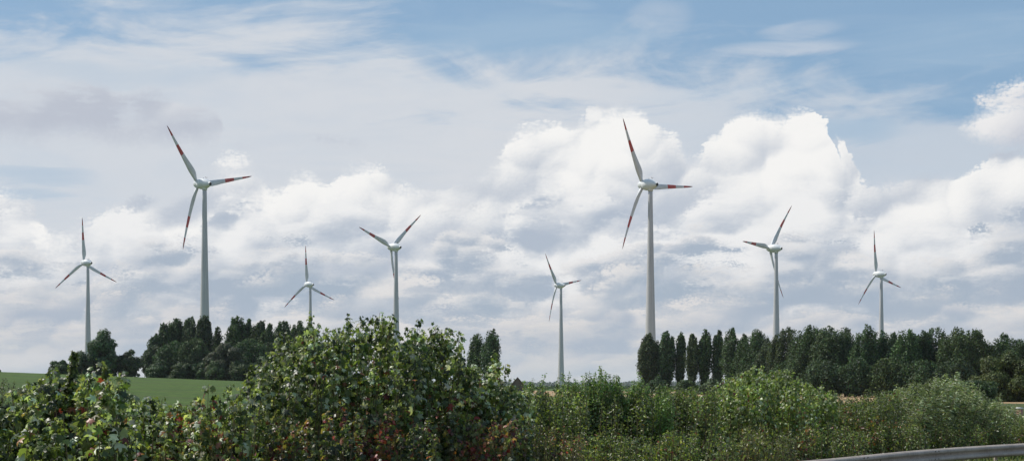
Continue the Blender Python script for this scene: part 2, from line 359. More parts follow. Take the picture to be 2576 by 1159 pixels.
# ------------------------------------------------------------------ terrain
AZK = np.radians([-180, -60, -22, -20, -15.5, -11, -4, 0, 2, 180]); AMP = [3.0, 5.5, 6.2, 5.95, 4.85, 3.7, 2.2, .6, 0., 0.]
def ss(x, a, b): t = np.clip((x - a) / (b - a), 0, 1); return t * t * (3 - 2 * t)
def terr(X, Y):
    X = np.asarray(X, float); Y = np.asarray(Y, float)
    D = np.hypot(X, Y); a = np.arctan2(X, Y); A = np.interp(a, AZK, AMP)
    return A * ss(D, 45, 400) * (1 - .9 * ss(D, 450, 1500)) + 3.0 * ss(D, 2500, 6500) * (.6 + .4 * np.sin(a * 23))
azs = np.radians(np.unique(np.concatenate([np.arange(-180, -34, 6.), np.arange(-34, 34, .5), np.arange(34, 181, 6.)])))
Ds = np.array([2, 6, 10, 15, 20, 25, 30, 36, 45, 60, 80, 100, 120, 140, 170, 200, 235, 270, 300, 335, 370, 400, 430, 470, 520, 580, 640, 720, 820, 950, 1100, 1300, 1600, 2000, 2500, 3200, 4000, 5000, 6500, 7000.])
na, nd = len(azs), len(Ds)
XX = np.sin(azs)[:, None] * Ds; YY = np.cos(azs)[:, None] * Ds; ZZ = terr(XX, YY)
ZZ = ZZ - .02 * (Ds < 20)[None, :]
VV = np.stack([XX, YY, ZZ], 2).reshape(-1, 3)
fg, fc_, fs = [], [], []
for i in range(na - 1):
    am = math.degrees((azs[i] + azs[i + 1]) / 2)
    for j in range(nd - 1):
        q = (i * nd + j, (i + 1) * nd + j, (i + 1) * nd + j + 1, i * nd + j + 1); d = (Ds[j] + Ds[j + 1]) / 2
        if am < .4 and am > -80 and 45 < d < 900: fc_.append(q)
        elif (am >= .4 and am < 80 and (300 if am < 10 else 215) < d < 640) or (1300 < d < 2500 and (am % 23) < 9): fs.append(q)
        elif 640 < d and (am % 17) < 8: fc_.append(q)
        else: fg.append(q)
def sub_mesh(name, F, mat):
    F = np.array(F)[:, ::-1]; u, inv = np.unique(F.ravel(), return_inverse=True)
    return tag(mesh_obj(name, VV[u], inv.reshape(F.shape), mat, smooth=True), kind='structure')
b0 = len(VV); VV = np.vstack([VV, [[0, 0, -.02]]])
F_in = [(b0, (i + 1) * nd, i * nd) for i in range(na - 1)]
g_ = sub_mesh('ground', fg, M_GRASS); sub_mesh('crop_field', fc_, M_CROP); sub_mesh('stubble_field', fs, M_STUB)
mesh_obj('ground', VV[[b0] + [i * nd for i in range(na)]], [(0, i + 2, i + 1) for i in range(na - 1)], M_GRASS)['kind'] = 'structure'

# ------------------------------------------------------------------ road and guard rail
RP = np.array([(-46, -30), (-33, -15), (-20.1, 0), (-7, 15), (-.3, 22.5), (6.3, 30), (9.80, 34.30), (14.2, 39.05), (19.5, 43.5), (27, 48.6), (36, 53.6), (48, 59), (64, 65)], float)
def dense(P_, step=.5):
    out_ = []
    for i in range(len(P_) - 1):
        p0 = P_[max(i - 1, 0)]; p1 = P_[i]; p2 = P_[i + 1]; p3 = P_[min(i + 2, len(P_) - 1)]
        k = max(2, int(np.hypot(*(p2 - p1)) / step))
        for t in np.linspace(0, 1, k, endpoint=False):
            out_.append(.5 * ((2 * p1) + (-p0 + p2) * t + (2 * p0 - 5 * p1 + 4 * p2 - p3) * t * t + (-p0 + 3 * p1 - 3 * p2 + p3) * t ** 3))
    out_.append(P_[-1]); return np.array(out_)
RD = dense(RP); seg = np.diff(RD, axis=0); RS = np.concatenate([[0], np.cumsum(np.hypot(seg[:, 0], seg[:, 1]))])
def rail_at(s):
    p = np.array([np.interp(s, RS, RD[:, 0]), np.interp(s, RS, RD[:, 1])]); q = np.array([np.interp(s + .3, RS, RD[:, 0]), np.interp(s + .3, RS, RD[:, 1])])
    t = (q - p) / (np.hypot(*(q - p)) + 1e-9); return p, t, np.array([t[1], -t[0]])          # normal points to the road side (right / camera)
def ribbon(name, o0, o1, z, mat, s0=0, s1=None):
    S = np.arange(s0, (s1 or RS[-1] - .5), 1.0); V = []
    for s in S:
        p, t, nn = rail_at(s); V += [(*(p + nn * o0), z), (*(p + nn * o1), z)]
    return tag(mesh_obj(name, V, [(2 * i, 2 * i + 2, 2 * i + 3, 2 * i + 1)[::-1] for i in range(len(S) - 1)], mat), kind='structure')
ribbon('road', 1.6, 13.0, .05, M_ASPH); ribbon('road_edge_line', 2.1, 2.3, .054, M_LINE); ribbon('road_edge_line', 12.4, 12.6, .054, M_LINE)
gr = empty('guard_rail', (RD[0][0], RD[0][1], 0)); tag(gr, 'weathered grey corrugated steel crash barrier curving past the hedge at lower right', 'guard rail')
G0 = Vector((RD[0][0], RD[0][1], 0))
prof = [(0., .750), (.012, .752), (.030, .735), (.100, .712), (.106, .69), (.106, .665), (.100, .648), (.022, .612), (.014, .595), (.014, .575), (.022, .558), (.100, .522), (.106, .505), (.106, .48), (.100, .458), (.030, .435), (.012, .418), (0, .42)]
V, F = [], []; S = np.arange(0.5, RS[-1] - .5, .5); npf = len(prof)
wob = np.interp(S, np.arange(0, 200, 4), np.cumsum(rng.normal(0, .006, 50)) * .6)
for i, s in enumerate(S):
    p, t, nn = rail_at(s); lap = .007 if (i // 8) % 2 else 0.
    for a, b in prof: V.append((*(p + nn * (a + lap)) - np.array([G0.x, G0.y]), b + .045 + lap * .5 + .012 * math.sin(s * .31) + wob[i]))
for i in range(len(S) - 1):
    for k in range(npf - 1): F.append((i * npf + k, (i + 1) * npf + k, (i + 1) * npf + k + 1, i * npf + k + 1))
bm_ = mesh_obj('beam', V, F, M_GALV, gr); md = bm_.modifiers.new('thick', 'SOLIDIFY'); md.thickness = .005; md.offset = 0
bolt0 = None
for i, s in enumerate(np.arange(2.2, RS[-1] - 1, 2.0)):
    p, t, nn = rail_at(s); q = p - np.array([G0.x, G0.y])
    def along(mb, name, mat, off, z0, z1, w, d):
        c0 = q + nn * off; b = len(mb.V)
        for zz in (z0, z1):
            for e, f_ in ((-1, -1), (1, -1), (1, 1), (-1, 1)): mb.V.append((*(c0 + t * e * w / 2 + nn * f_ * d / 2), zz))
        mb.F += [tuple(b + k for k in f_) for f_ in ((0, 1, 2, 3), (7, 6, 5, 4), (0, 4, 5, 1), (1, 5, 6, 2), (2, 6, 7, 3), (3, 7, 4, 0))]; return mb
    if s < 20: continue
    mb = along(MB(), 0, 0, -.115, -.1, .72, .10, .055); along(mb, 0, 0, -.145, -.1, .72, .012, .004); mb.build('post', M_GALV, gr)
    along(MB(), 0, 0, -.045, .50, .66, .12, .085).build('spacer', M_GALV, gr)
    if 45 < s < 90 and i % 2 == 0:
        for e, zz, o_ in ((-.1, .725, .11), (.1, .725, .11), (-.1, .535, .11), (.1, .535, .11), (1., .63, .02)):
            if bolt0 is None: bolt0 = b_ = MB().tube([(0, 0, 0), (0, 0, .018)], [.018, .014], 6).build('bolt', M_BOLT, gr)
            else: b_ = bolt0.copy(); C.objects.link(b_); b_.parent = gr
            c0 = q + nn * o_ + t * e; b_.location = (c0[0], c0[1], zz); b_.rotation_euler = Vector((nn[0], nn[1], 0)).to_track_quat('Z', 'Y').to_euler()

# ------------------------------------------------------------------ wind turbines
def lathe(prof_, n_=32):
    """profile (s, r) along -Y from the rotor centre"""
    mb = MB()
    for s_, r_ in prof_:
        for k in range(n_):
            a = 2 * math.pi * k / n_; mb.V.append((r_ * math.cos(a), -s_, r_ * math.sin(a)))
    for i in range(len(prof_) - 1):
        for k in range(n_): mb.F.append((i * n_ + k, i * n_ + (k + 1) % n_, (i + 1) * n_ + (k + 1) % n_, (i + 1) * n_ + k))
    mb.F.append(tuple(range(n_))); mb.F.append(tuple(range(len(prof_) * n_ - 1, (len(prof_) - 1) * n_ - 1, -1)))
    return mb
def blade_mb(R, flex):
    mb = MB(); n_ = 20
    st_ = [(1.0, 1.5, 1.), (2.2, 1.55, 1.), (3.2, 1.75, .75), (4.6, 2.35, .45), (6.2, 2.95, .32), (8.0, 3.15, .27), (10.5, 2.95, .23), (13.5, 2.55, .20), (17., 2.15, .18), (20.5, 1.85, .17), (24., 1.55, .16), (27.5, 1.25, .15), (30.5, .98, .14), (32.8, .72, .13), (34.2, .42, .13), (35., .10, .2)]
    for r_, ch, th in st_:
        be = R_(np.interp(r_, [1, 5, 10, 18, 35], [32, 28, 17, 9, 4])); rr = r_ * R / 35
        fl = -flex * (r_ / 35) ** 2
        cyl = np.interp(r_, [2.2, 4.6], [1., 0.])
        for k in range(n_):
            a = 2 * math.pi * k / n_
            xc = .5 - .5 * math.cos(a)                      # 0 leading, 1 trailing edge
            foil = th * 2.2 * (math.sqrt(max(xc, 0)) * (1 - xc)) * (1.15 if a < math.pi else -.75)
            circ = .5 * math.sin(a)
            x = (xc - np.interp(r_, [2.2, 5, 35], [.5, .30, .25])) * ch; y = (cyl * circ * 1. + (1 - cyl) * foil) * ch
            X = x * math.cos(be) + y * math.sin(be); Y = -x * math.sin(be) + y * math.cos(be)
            mb.V.append((X, Y + fl, rr))
    m_ = len(st_)
    for i in range(m_ - 1):
        for k in range(n_): mb.F.append((i * n_ + k, i * n_ + (k + 1) % n_, (i + 1) * n_ + (k + 1) % n_, (i + 1) * n_ + k))
    mb.F.append(tuple(range(n_))); mb.F.append(tuple(range(m_ * n_ - 1, (m_ - 1) * n_ - 1, -1)))
    return mb
TILT = R_(4)
def turbine(X, D, Z, yaw, ph, flex, label):
    yaw = R_(yaw); nh = Vector((-math.sin(yaw), math.cos(yaw), 0))
    OV = 4.7
    bx_, by_ = X - nh.x * OV * math.cos(TILT), D - nh.y * OV * math.cos(TILT)
    zb = float(terr(bx_, by_)) - .3
    root = empty('wind_turbine', (bx_, by_, zb)); tag(root, label, 'wind turbine', 'wind turbines with red banded blades')
    H = Z - zb - OV * math.sin(TILT); hs = [0, 3, 8, 15, 25, 40, 60, 80, 92, H - 1.9]; rs = [3.6, 3.35, 3.05, 2.78, 2.48, 2.10, 1.66, 1.26, 1.06, 1.0]
    k = (H - 1.9) / 96.; MB().tube([(0, 0, h * (k if i < 9 else 1)) for i, h in enumerate(hs)], rs, 40).build('tower', M_TOWER, root, True)
    nm = empty('machine_head', (0, 0, 0)); bpy.data.objects.remove(nm)
    rot = Matrix.Rotation(yaw, 4, 'Z') @ Matrix.Rotation(TILT, 4, 'X')
    hubp = Vector((nh.x * OV * math.cos(TILT), nh.y * OV * math.cos(TILT), Z - zb))
    MW = Matrix.Translation(hubp) @ rot
    def place(o, mt): o.parent = root; o.matrix_local = mt; return o
    nac = place(lathe([(1.25, 2.25), (1.3, 2.42), (1.9, 2.6), (2.8, 2.68), (3.9, 2.66), (5., 2.5), (6.2, 2.16), (7.3, 1.68), (8.2, 1.18), (8.8, .82)]).build('nacelle', M_NAC, None, True), MW)
    vent = lathe([(8.72, .84), (8.95, .80), (9.1, .55)], 20).build('tail_vent', M_DARK, None, True); vent.parent = nac
    hub = place(lathe([(-2.9, .12), (-2.8, .6), (-2.45, 1.1), (-1.9, 1.55), (-1.1, 1.95), (0, 2.25), (.7, 2.36), (1.22, 2.38)]).build('hub', M_NAC, None, True), MW)
    # flange under the nacelle, sensor mast on top
    mb = MB().tube([(0, 0, H - 3.2), (0, 0, H - 2.3), (0, 0, H - .8)], [1.15, 1.35, 1.5], 28).build('tower_flange', M_NAC, root, True)
    mb = MB(); mb.tube([(.0, -5.6, 2.0), (.0, -5.6, 3.5)], [.05, .04], 6).tube([(-.6, -5.6, 3.1), (.6, -5.6, 3.1)], [.035, .035], 6).tube([(-.6, -5.6, 3.1), (-.6, -5.6, 3.45)], [.10, .12], 6).tube([(.6, -5.6, 3.1), (.6, -5.6, 3.4)], [.12, .06], 6)
    mb.tube([(.0, -3.6, 2.5), (.0, -3.6, 3.1)], [.10, .12], 6)
    s_ = mb.build('sensor_mast', M_BOLT, None); s_.parent = nac
    for q in range(3):
        # phase measured clockwise as seen from behind the rotor
        bl = blade_mb(35., flex).build('blade', M_BLADE, None, True)
        place(bl, MW @ Matrix.Rotation(R_(ph) + q * 2 * math.pi / 3, 4, 'Y'))
    return root
TB = [
 (-333.6, 1096, 98.2, 57.4, -8.3, 1.6, 'wind turbine at the far left, tower rising behind the round crest tree'),
 (-157.3, 705, 103.4, 55.0, -43.3, 2.5, 'tall near wind turbine standing directly behind the left poplar wood'),
 (-185.0, 1268, 93.8, 50.4, -9.2, 2.2, 'small distant wind turbine between the left poplars and the tallest maple shoots'),
 (-80.6, 936, 94.6, 52.1, 47.0, 2.3, 'wind turbine with one blade hanging beside its tower, above the maple hedge'),
 (40.0, 1258, 92.3, 52.3, -40.9, 2.3, 'bluish far wind turbine standing alone in the open gap above the low hedge'),
 (62.5, 672, 98.2, 44.6, -34.4, 2.5, 'tallest wind turbine, wide pale tower behind the leftmost right hand poplar'),
 (166.9, 910, 91.2, 46.7, 33.1, 2.3, 'wind turbine whose lower blade passes behind its own tower, above the right tree row'),
 (286.3, 1106, 90.1, 42.5, -15.4, 1.8, 'wind turbine at the far right, small above the long dark tree row')]
for t in TB: turbine(*t)

# ------------------------------------------------------------------ foliage machinery
def rand_unit(k): v = rng.normal(size=(k, 3)); return v / np.linalg.norm(v, axis=1)[:, None]
def unit(v): return v / (np.linalg.norm(v, axis=1)[:, None] + 1e-9)
T_MAPLE = (np.array([(0, .38, .05), (0, 0, 0), (.30, .02, -.03), (.46, .12, -.10), (.27, .30, .0), (.55, .52, -.22), (.40, .62, -.12), (.19, .58, .01), (.12, .82, -.04), (.03, .98, -.30), (-.12, .82, -.04), (-.19, .58, .01), (-.40, .62, -.14), (-.52, .50, -.25), (-.27, .30, .0), (-.46, .12, -.10), (-.30, .02, -.03)]),
           np.array([(0, i, i + 1) for i in range(1, 16)] + [(0, 16, 1)]))
T_OVAL = (np.array([(0, 0, 0), (.24, .28, .06), (.25, .6, .05), (0, 1., -.08), (-.25, .6, .05), (-.24, .28, .06)]), np.array([(0, 1, 2, 3), (0, 3, 4, 5)]))
T_NARROW = (np.array([(0, 0, 0), (.10, .35, .03), (.08, .7, .02), (0, 1., -.1), (-.08, .7, .02), (-.10, .35, .03)]), np.array([(0, 1, 2, 3), (0, 3, 4, 5)]))
T_KITE = (np.array([(0, 0, 0), (.42, .45, .08), (0, 1., -.04), (-.42, .5, .08)]), np.array([(0, 1, 2, 3)]))
T_TRI = (np.array([(0, 0, 0), (.5, .55, .05), (.05, 1.05, -.05), (-.5, .6, .1), (-.25, .1, .0)]), np.array([(0, 1, 2, 3, 4)]))
def leaves(name, P_, size, nrm, tip, tint, tmpl, mat, parent, org):
    TV, TF = tmpl; k = len(P_)
    tip = unit(tip - nrm * (tip * nrm).sum(1)[:, None]); side = np.cross(tip, nrm)
    V = P_[:, None, :] + size[:, None, None] * (TV[None, :, 0, None] * side[:, None, :] + TV[None, :, 1, None] * tip[:, None, :] + TV[None, :, 2, None] * nrm[:, None, :])
    V = V.reshape(-1, 3) - np.asarray(org)[None, :]
    F = (TF[None, :, :] + (np.arange(k) * len(TV))[:, None, None]).reshape(-1, TF.shape[1])
    return mesh_obj(name, V, F, mat, parent, tint=np.repeat(tint, len(TV), 0))
def palette(k, cols, w, jit=.18):
    idx = rng.choice(len(cols), size=k, p=np.array(w) / sum(w)); c_ = np.array(cols)[idx]
    return np.clip(c_ * (1 + rng.normal(0, jit, (k, 1))) * (1 + rng.normal(0, jit * .35, (k, 3))), .004, .9)

# ------------------------------------------------------------------ trees
def stems_mesh(polys, radii, name, mat, parent, org, n_=6):
    mb = MB()
    for p_, r_ in zip(polys, radii): mb.tube([Vector(q) - Vector(org) for q in p_], r_, n_, cap=False)
    return mb.build(name, mat, parent, True)
DG = [(.034, .066, .022), (.054, .092, .028), (.020, .040, .016), (.090, .130, .042)]
OL = [(.060, .090, .026), (.075, .108, .030), (.045, .070, .022), (.110, .135, .045)]
def tree(name, x, ytop, w, D, label, kind='poplar', cat='tree', group=None, ybase=None, cols=None, dens=1., lean=.06, leaf=None):
    Xc = (x - 1288) / FPX * D; zb = float(terr(Xc, D)) - (1.6 if kind == 'broad' else .1)
    top = EYE + (HOR - ytop) / FPX * D; H = top - zb; Rw = w / FPX * D / 2
    org = np.array([Xc, D, zb]); root = empty(name, org); tag(root, label, cat, group)
    cols = cols or DG
    polys, radii = [], []
    tr = [(Xc + lean * H * t * t + rng.normal(0, .04), D, zb + H * t) for t in np.linspace(0, .82, 7)]
    polys.append(tr); radii.append(list(np.linspace(max(.16, H * .017), .04, 7)))
    PP, NN, TT = [], [], []
    ls = leaf or max(.22, D * .00085)
    if kind in ('poplar', 'aspen'):
        asp = kind == 'aspen'; npl = int((12 if not asp else 16) + 3.4 * Rw * 2)
        for k in range(npl):
            a = rng.uniform(0, 2 * math.pi); rr = Rw * math.sqrt(rng.uniform(0.0, 1.0)); h0 = rng.uniform(.0, .42); h1 = min(.99, rng.uniform(.58 if k % 3 else .84, 1.0) * (1.0 - (.14 if asp else .10) * (rr / Rw) ** 2.5))
            if k == 0: h1, rr = .99, Rw * .1
            if k == 1: h1, rr = .97, Rw * .4
            q0 = np.array([Xc + lean * H * h0 ** 2 + (rr * math.cos(a) * .6 if asp else 0), D, zb + H * h0 * (.6 if asp else 1)])
            q1 = np.array([Xc + lean * H * h1 ** 2 + rr * math.cos(a) * (.82 if asp else .70), D + rr * math.sin(a) * .75, zb + H * h1])
            qm = q0 * .55 + q1 * .45 + np.array([rr * math.cos(a) * .95, rr * math.sin(a) * .95, -.02 * H])
            pth = [tuple((1 - t) ** 2 * q0 + 2 * t * (1 - t) * qm + t * t * q1) for t in np.linspace(0, 1, 5)]
            polys.append(pth); radii.append([.10, .075, .05, .03, .012])
            L = np.linalg.norm(q1 - q0); nl = int(dens * L * (20 + 9 * Rw) * 1.2)
            t = rng.beta(1.1, 1.05, nl); ctr = ((1 - t) ** 2)[:, None] * q0 + (2 * t * (1 - t))[:, None] * qm + (t * t)[:, None] * q1
            rad = (Rw * (.30 if asp else .34) + .28) * rng.uniform(.75, 1.2) * (np.sin(np.pi * np.clip(t * .66 + .22, 0, 1)) ** .7) * (1 + .35 * np.sin(t * 17 + k))
            u = rand_unit(nl); u[:, 2] *= .5; rd = rng.uniform(.55, 1.0, nl) ** .5
            PP.append(ctr + u * (rad * rd)[:, None]); NN.append(unit(u * 1.0 + rand_unit(nl) * .7 + [0, 0, .25]))
            TT.append(unit(np.array([lean * 5, 0, .9]) + rand_unit(nl) * .6))
    else:
        nlb = int(40 + 8 * (kind == 'broad')); droop = kind == 'willow'
        for k in range(nlb):
            u = rand_unit(1)[0] * rng.uniform(.45, 1.06); u[2] = u[2] * 1.08 - .03
            cy = .50
            hh = H * (1 - cy)
            ce = np.array([Xc + u[0] * Rw * .74, D + u[1] * Rw * .74, zb + H * cy + u[2] * hh * .84]) * 1.0 + rng.normal(0, .07, 3) * [Rw, Rw, hh]
            if k == 0: ce = np.array([Xc, D, zb + H - hh * .26])
            lr = np.array([Rw * rng.uniform(.20, .36)] * 2 + [hh * rng.uniform(.18, .32)])
            q0 = np.array([Xc, D, zb + H * rng.uniform(.12, .45)]); qm = q0 * .5 + ce * .5 - [0, 0, .03 * H]
            polys.append([tuple(q0), tuple(qm), tuple(ce)]); radii.append([.12, .08, .03])
            nl = int(dens * (lr[0] * lr[2]) * 150 * (.45 / ls) ** 1.6 + 60)
            v = rand_unit(nl); bump = 1 + .22 * np.sin(v[:, 0] * 7 + k) * np.sin(v[:, 2] * 6 + k * 2)
            rd = rng.uniform(.5, 1.08, nl) ** .5 * bump
            PP.append(ce + v * lr * rd[:, None]); NN.append(unit(v + rand_unit(nl) * .6 + [0, 0, .25]))
            TT.append(unit((np.array([.3, 0, -1.]) if droop else np.array([.35, 0, .1])) + rand_unit(nl) * .7))
    PP, NN, TT = np.concatenate(PP), np.concatenate(NN), np.concatenate(TT)
    keep = PP[:, 2] > float(terr(Xc, D)) + .05; PP, NN, TT = PP[keep], NN[keep], TT[keep]
    k = len(PP)
    # clumps of slightly different leaf colour
    ph_ = rng.uniform(0, 9, 3); cl = np.sin(PP[:, 0] * 1.1 + ph_[0]) * np.sin(PP[:, 2] * .8 + ph_[1]) * np.sin(PP[:, 1] * 1.1 + ph_[2])
    tint = palette(k, cols, [3, 3, 2, 1], .2) * (1 + .38 * cl)[:, None] * (rng.uniform(.8, 1.3) * np.array([rng.uniform(.85, 1.12), 1., rng.uniform(.85, 1.2)]))[None, :]
    stems_mesh(polys, radii, 'trunk', M_BARK, root, org)
    leaves('crown', PP, ls * rng.uniform(.7, 1.35, k), NN, TT, tint, T_KITE if D < 250 else T_TRI, M_FAR, root, org)
    return root

GL = 'poplars in the wood on the left field crest'
tree('poplar_tree', 383, 838, 34, 408, 'slim poplar on the left edge of the left wood', group=GL, lean=.075)
tree('poplar_tree', 402, 812, 38, 412, 'ragged poplar second from the left edge of the left wood', group=GL, lean=.075)
tree('poplar_tree', 434, 799, 50, 415, 'broad topped poplar third from the left in the left wood', group=GL, lean=.075)
tree('poplar_tree', 472, 794, 50, 414, 'pointed poplar between the third poplar and the near turbine tower', group=GL, lean=.075)
tree('poplar_tree', 510, 791, 46, 410, 'dark rounded poplar right in front of the near left turbine tower', group=GL, lean=.02)
tree('poplar_tree', 541, 820, 24, 418, 'small thin poplar just right of the near left turbine tower', group=GL, lean=.05, dens=.7)
tree('poplar_tree', 582, 794, 50, 414, 'tall twin tipped poplar in the middle of the left wood', group=GL, lean=.10)
tree('poplar_tree', 612, 800, 44, 418, 'wispy windswept poplar right of the twin tipped one', group=GL, lean=.09)
tree('poplar_tree', 641, 806, 46, 412, 'pointed poplar behind the left slope of the tall maple', group=GL, lean=.09)
tree('poplar_tree', 664, 812, 38, 408, 'narrow poplar just left of the tall maple crown', group=GL, lean=.09)
tree('poplar_tree', 703, 806, 54, 414, 'wide windswept poplar whose top shows above the tall maple', group=GL, lean=.08)
tree('poplar_tree', 738, 807, 40, 420, 'poplar top showing left of the small distant turbine', group=GL, lean=.10)
tree('poplar_tree', 764, 812, 36, 418, 'last poplar top of the left wood, touching the distant turbine tower', group=GL, lean=.10)
GU = 'rounded trees along the foot of the left wood'
tree('broadleaf_tree', 388, 868, 62, 398, 'dense tree at the left foot of the left wood', 'aspen', group=GU, dens=1.2, lean=.05)
tree('broadleaf_tree', 438, 858, 76, 396, 'dark green tree low in the left wood under the ragged poplars', 'aspen', group=GU, dens=1.2, lean=.05)
tree('broadleaf_tree', 486, 850, 74, 394, 'brownish rounded tree below the near left turbine', 'aspen', group=GU, cols=OL, dens=1.2)
tree('willow_tree', 562, 864, 112, 388, 'big greyish drooping willow low in the left wood', 'willow', group=GU, cols=[(.055, .072, .04), (.07, .09, .048), (.04, .055, .03), (.08, .10, .055)], dens=1.2)
tree('broadleaf_tree', 625, 852, 84, 396, 'dark tree right of the willow at the field edge', 'aspen', group=GU, dens=1.2, lean=.05)
tree('broadleaf_tree', 672, 862, 70, 400, 'dark tree at the field edge disappearing behind the tall maple', 'aspen', group=GU, dens=1.2)
tree('broadleaf_tree', 760, 850, 90, 404, 'dark tree glimpsed behind the tall maple shoots', 'aspen', group=GU, dens=.9)
for x, y, w, D_, lb in [(400, 905, 70, 392, 'leftmost low bush at the field edge of the left wood'), (455, 908, 80, 390, 'low bush at the field edge under the ragged poplars'), (540, 908, 60, 384, 'low bush at the field edge in front of the drooping willow'), (508, 906, 70, 390, 'low bush at the field edge left of the drooping willow'), (600, 908, 80, 386, 'low bush at the field edge right of the drooping willow'), (655, 905, 80, 392, 'low bush at the field edge just before the tall maple')]:
    tree('bush', x, y, w, D_, lb, 'broad', 'bush', group='bushes along the field edge of the left wood', dens=1.0, ybase=1)
GT = 'trees left of the left wood'
tree('broadleaf_tree', 256, 838, 92, 372, 'round dark tree in front of the far left turbine tower', 'broad', group=GT, dens=1.15)
tree('broadleaf_tree', 203, 884, 70, 368, 'low bushy tree sloping away left of the round dark tree', 'broad', group=GT, dens=1.2)
tree('bush', 152, 908, 62, 366, 'small bush at the left end of the trees on the crest', 'broad', 'bush', group=GT, dens=1.2)
tree('bush', 320, 882, 74, 374, 'dark bush between the round tree and the left wood', 'broad', 'bush', group=GT, dens=1.3)
tree('broadleaf_tree', -14, 926, 34, 430, 'tiny tree on the crest at the left picture edge', 'broad', group=GT)
GS = 'pair of lone poplars behind the hedge'
tree('poplar_tree', 1188, 838, 42, 330, 'shorter left poplar of the lone pair behind the hedge', group=GS, lean=.09)
tree('poplar_tree', 1228, 827, 56, 326, 'taller right poplar of the lone pair behind the hedge', group=GS, lean=.09)
GR = 'poplars in the long right hand row'
R1 = [(1630, 837, 58, 'widest first poplar at the left end of the right row, below the tallest turbine'), (1675, 831, 46, 'second poplar of the right row, full and straight'),
      (1710, 834, 28, 'thin poplar after the first sky gap of the right row'), (1739, 838, 38, 'slim poplar between two narrow sky gaps of the right row'),
      (1769, 827, 36, 'straight single poplar before the widest sky gap'), (1804, 829, 36, 'poplar with light showing through its upper crown'),
      (1838, 823, 48, 'poplar with a flat ragged top right of the see-through one'), (1868, 838, 34, 'short poplar where the right row closes up')]
DR = lambda x: float(np.interp(x, [1620, 1900, 2050, 2500], [410, 375, 305, 290]))
for i, (x, y, w, lb) in enumerate(R1): tree('poplar_tree', x, y, w, DR(x) + 4 * (i % 3), lb, group=GR, lean=.025, dens=1.1)
GM = 'broad trees of the long right hand row'
R2 = [(1896, 827, 62, 'broad peaked tree left of the turbine with the hidden lower blade', 'poplar'), (1928, 850, 50, 'lower tree filling the dip left of the blade hidden turbine tower', 'poplar'),
      (1976, 821, 58, 'two tipped tree just right of the blade hidden turbine tower', 'poplar'), (2034, 816, 84, 'large flat topped tree forming the high point of the right row', 'poplar'),
      (2084, 818, 70, 'large tree right of the flat topped high point', 'poplar'), (2126, 824, 56, 'rounded tree on the left of the deep notch in the right row', 'poplar'),
      (2174, 814, 46, 'pointed spire tree right of the deep notch', 'poplar'), (2212, 830, 52, 'dark tree in front of the far right turbine tower', 'poplar'),
      (2246, 834, 44, 'lower tree right of the far right turbine tower', 'poplar'), (2282, 826, 62, 'even topped tree in the right part of the row', 'poplar'),
      (2318, 830, 48, 'small crowned tree right of the even topped one', 'poplar'), (2352, 822, 66, 'tall twin topped tree towards the right end of the row', 'poplar'),
      (2400, 823, 66, 'tall dense tree second from the right end of the row', 'poplar'), (2446, 828, 72, 'big tree closing the long row at its right end', 'poplar'),
      (2520, 836, 48, 'separate pointed tree right of the long row', 'poplar'), (2562, 852, 60, 'tree cut by the right picture edge', 'poplar'), (2494, 868, 34, 'low tree in the gap right of the long row', 'poplar')]
for i, (x, y, w, lb, kd) in enumerate(R2): tree('broadleaf_tree', x, y, w * 1.22, DR(x) + 4 * (i % 3), lb, 'aspen', group=GM, lean=.03, dens=1.0, leaf=.27)
GF = 'rounded undergrowth trees below the right row'
for x, y, w, lb in [(1905, 905, 80, 'dark undergrowth tree left below the right row'), (1990, 900, 90, 'dark undergrowth tree under the two tipped tree'), (2070, 905, 90, 'dark undergrowth tree below the flat topped high point'), (2150, 900, 80, 'dark undergrowth tree below the deep notch'), (2225, 900, 90, 'dark undergrowth tree below the far right turbine'), (2310, 905, 90, 'dark undergrowth tree above the grey willow hedge'), (2400, 900, 90, 'dark undergrowth tree right above the grey willow hedge')]:
    tree('broadleaf_tree', x, y, w, DR(x) - 8, lb, 'aspen', group=GF, dens=1.0, leaf=.3)
for x, y, w, lb in [(1655, 950, 60, 'low dark bush at the foot of the first two right hand poplars'), (1725, 958, 70, 'low dark bush at the foot of the thin poplars'), (1790, 952, 70, 'low dark bush below the widest sky gap of the right row'), (1850, 945, 70, 'low dark bush where the right row closes up')]:
    tree('bush', x, y, w, DR(x) - 4, lb, 'broad', 'bush', group='low bushes at the foot of the right hand poplars', dens=1.1, leaf=.35)
tree('broadleaf_tree', 2545, 893, 190, 210, 'big rounded olive green tree at the right edge, nearer than the row', 'broad', cols=OL, dens=1.1, leaf=.26)
tree('bush', 2460, 955, 120, 190, 'low dark bush left below the olive green tree', 'broad', 'bush', dens=1.2, leaf=.24)

# ------------------------------------------------------------------ far woods
def wood(name, D, x0, x1, h, nq, sz_, label):
    a = rng.uniform(az_of(x0), az_of(x1), nq); d = D * rng.uniform(.97, 1.03, nq); X = np.sin(a) * d; Y = np.cos(a) * d
    hh = h * (.72 + .18 * np.sin(a * 240) + .1 * np.sin(a * 610 + 1)); z = terr(X, Y) + hh * rng.uniform(0, 1, nq) ** .7
    o = leaves(name, np.stack([X, Y, z], 1), sz_ * rng.uniform(.7, 1.3, nq), unit(rand_unit(nq) + [0, -.6, .3]), rand_unit(nq), palette(nq, DG, [3, 3, 2, 1], .2), T_TRI, M_FAR, None, (0, 0, 0))
    tag(o, label, 'wood', kind='stuff')
wood('distant_wood', 5600, -400, 3000, 12, 18000, 11, 'low blue hazy forest strip along the far horizon')
wood('field_hedgerow', 900, 1250, 2300, 2.6, 6000, .9, 'dark hedgerow line across the far edge of the stubble field')

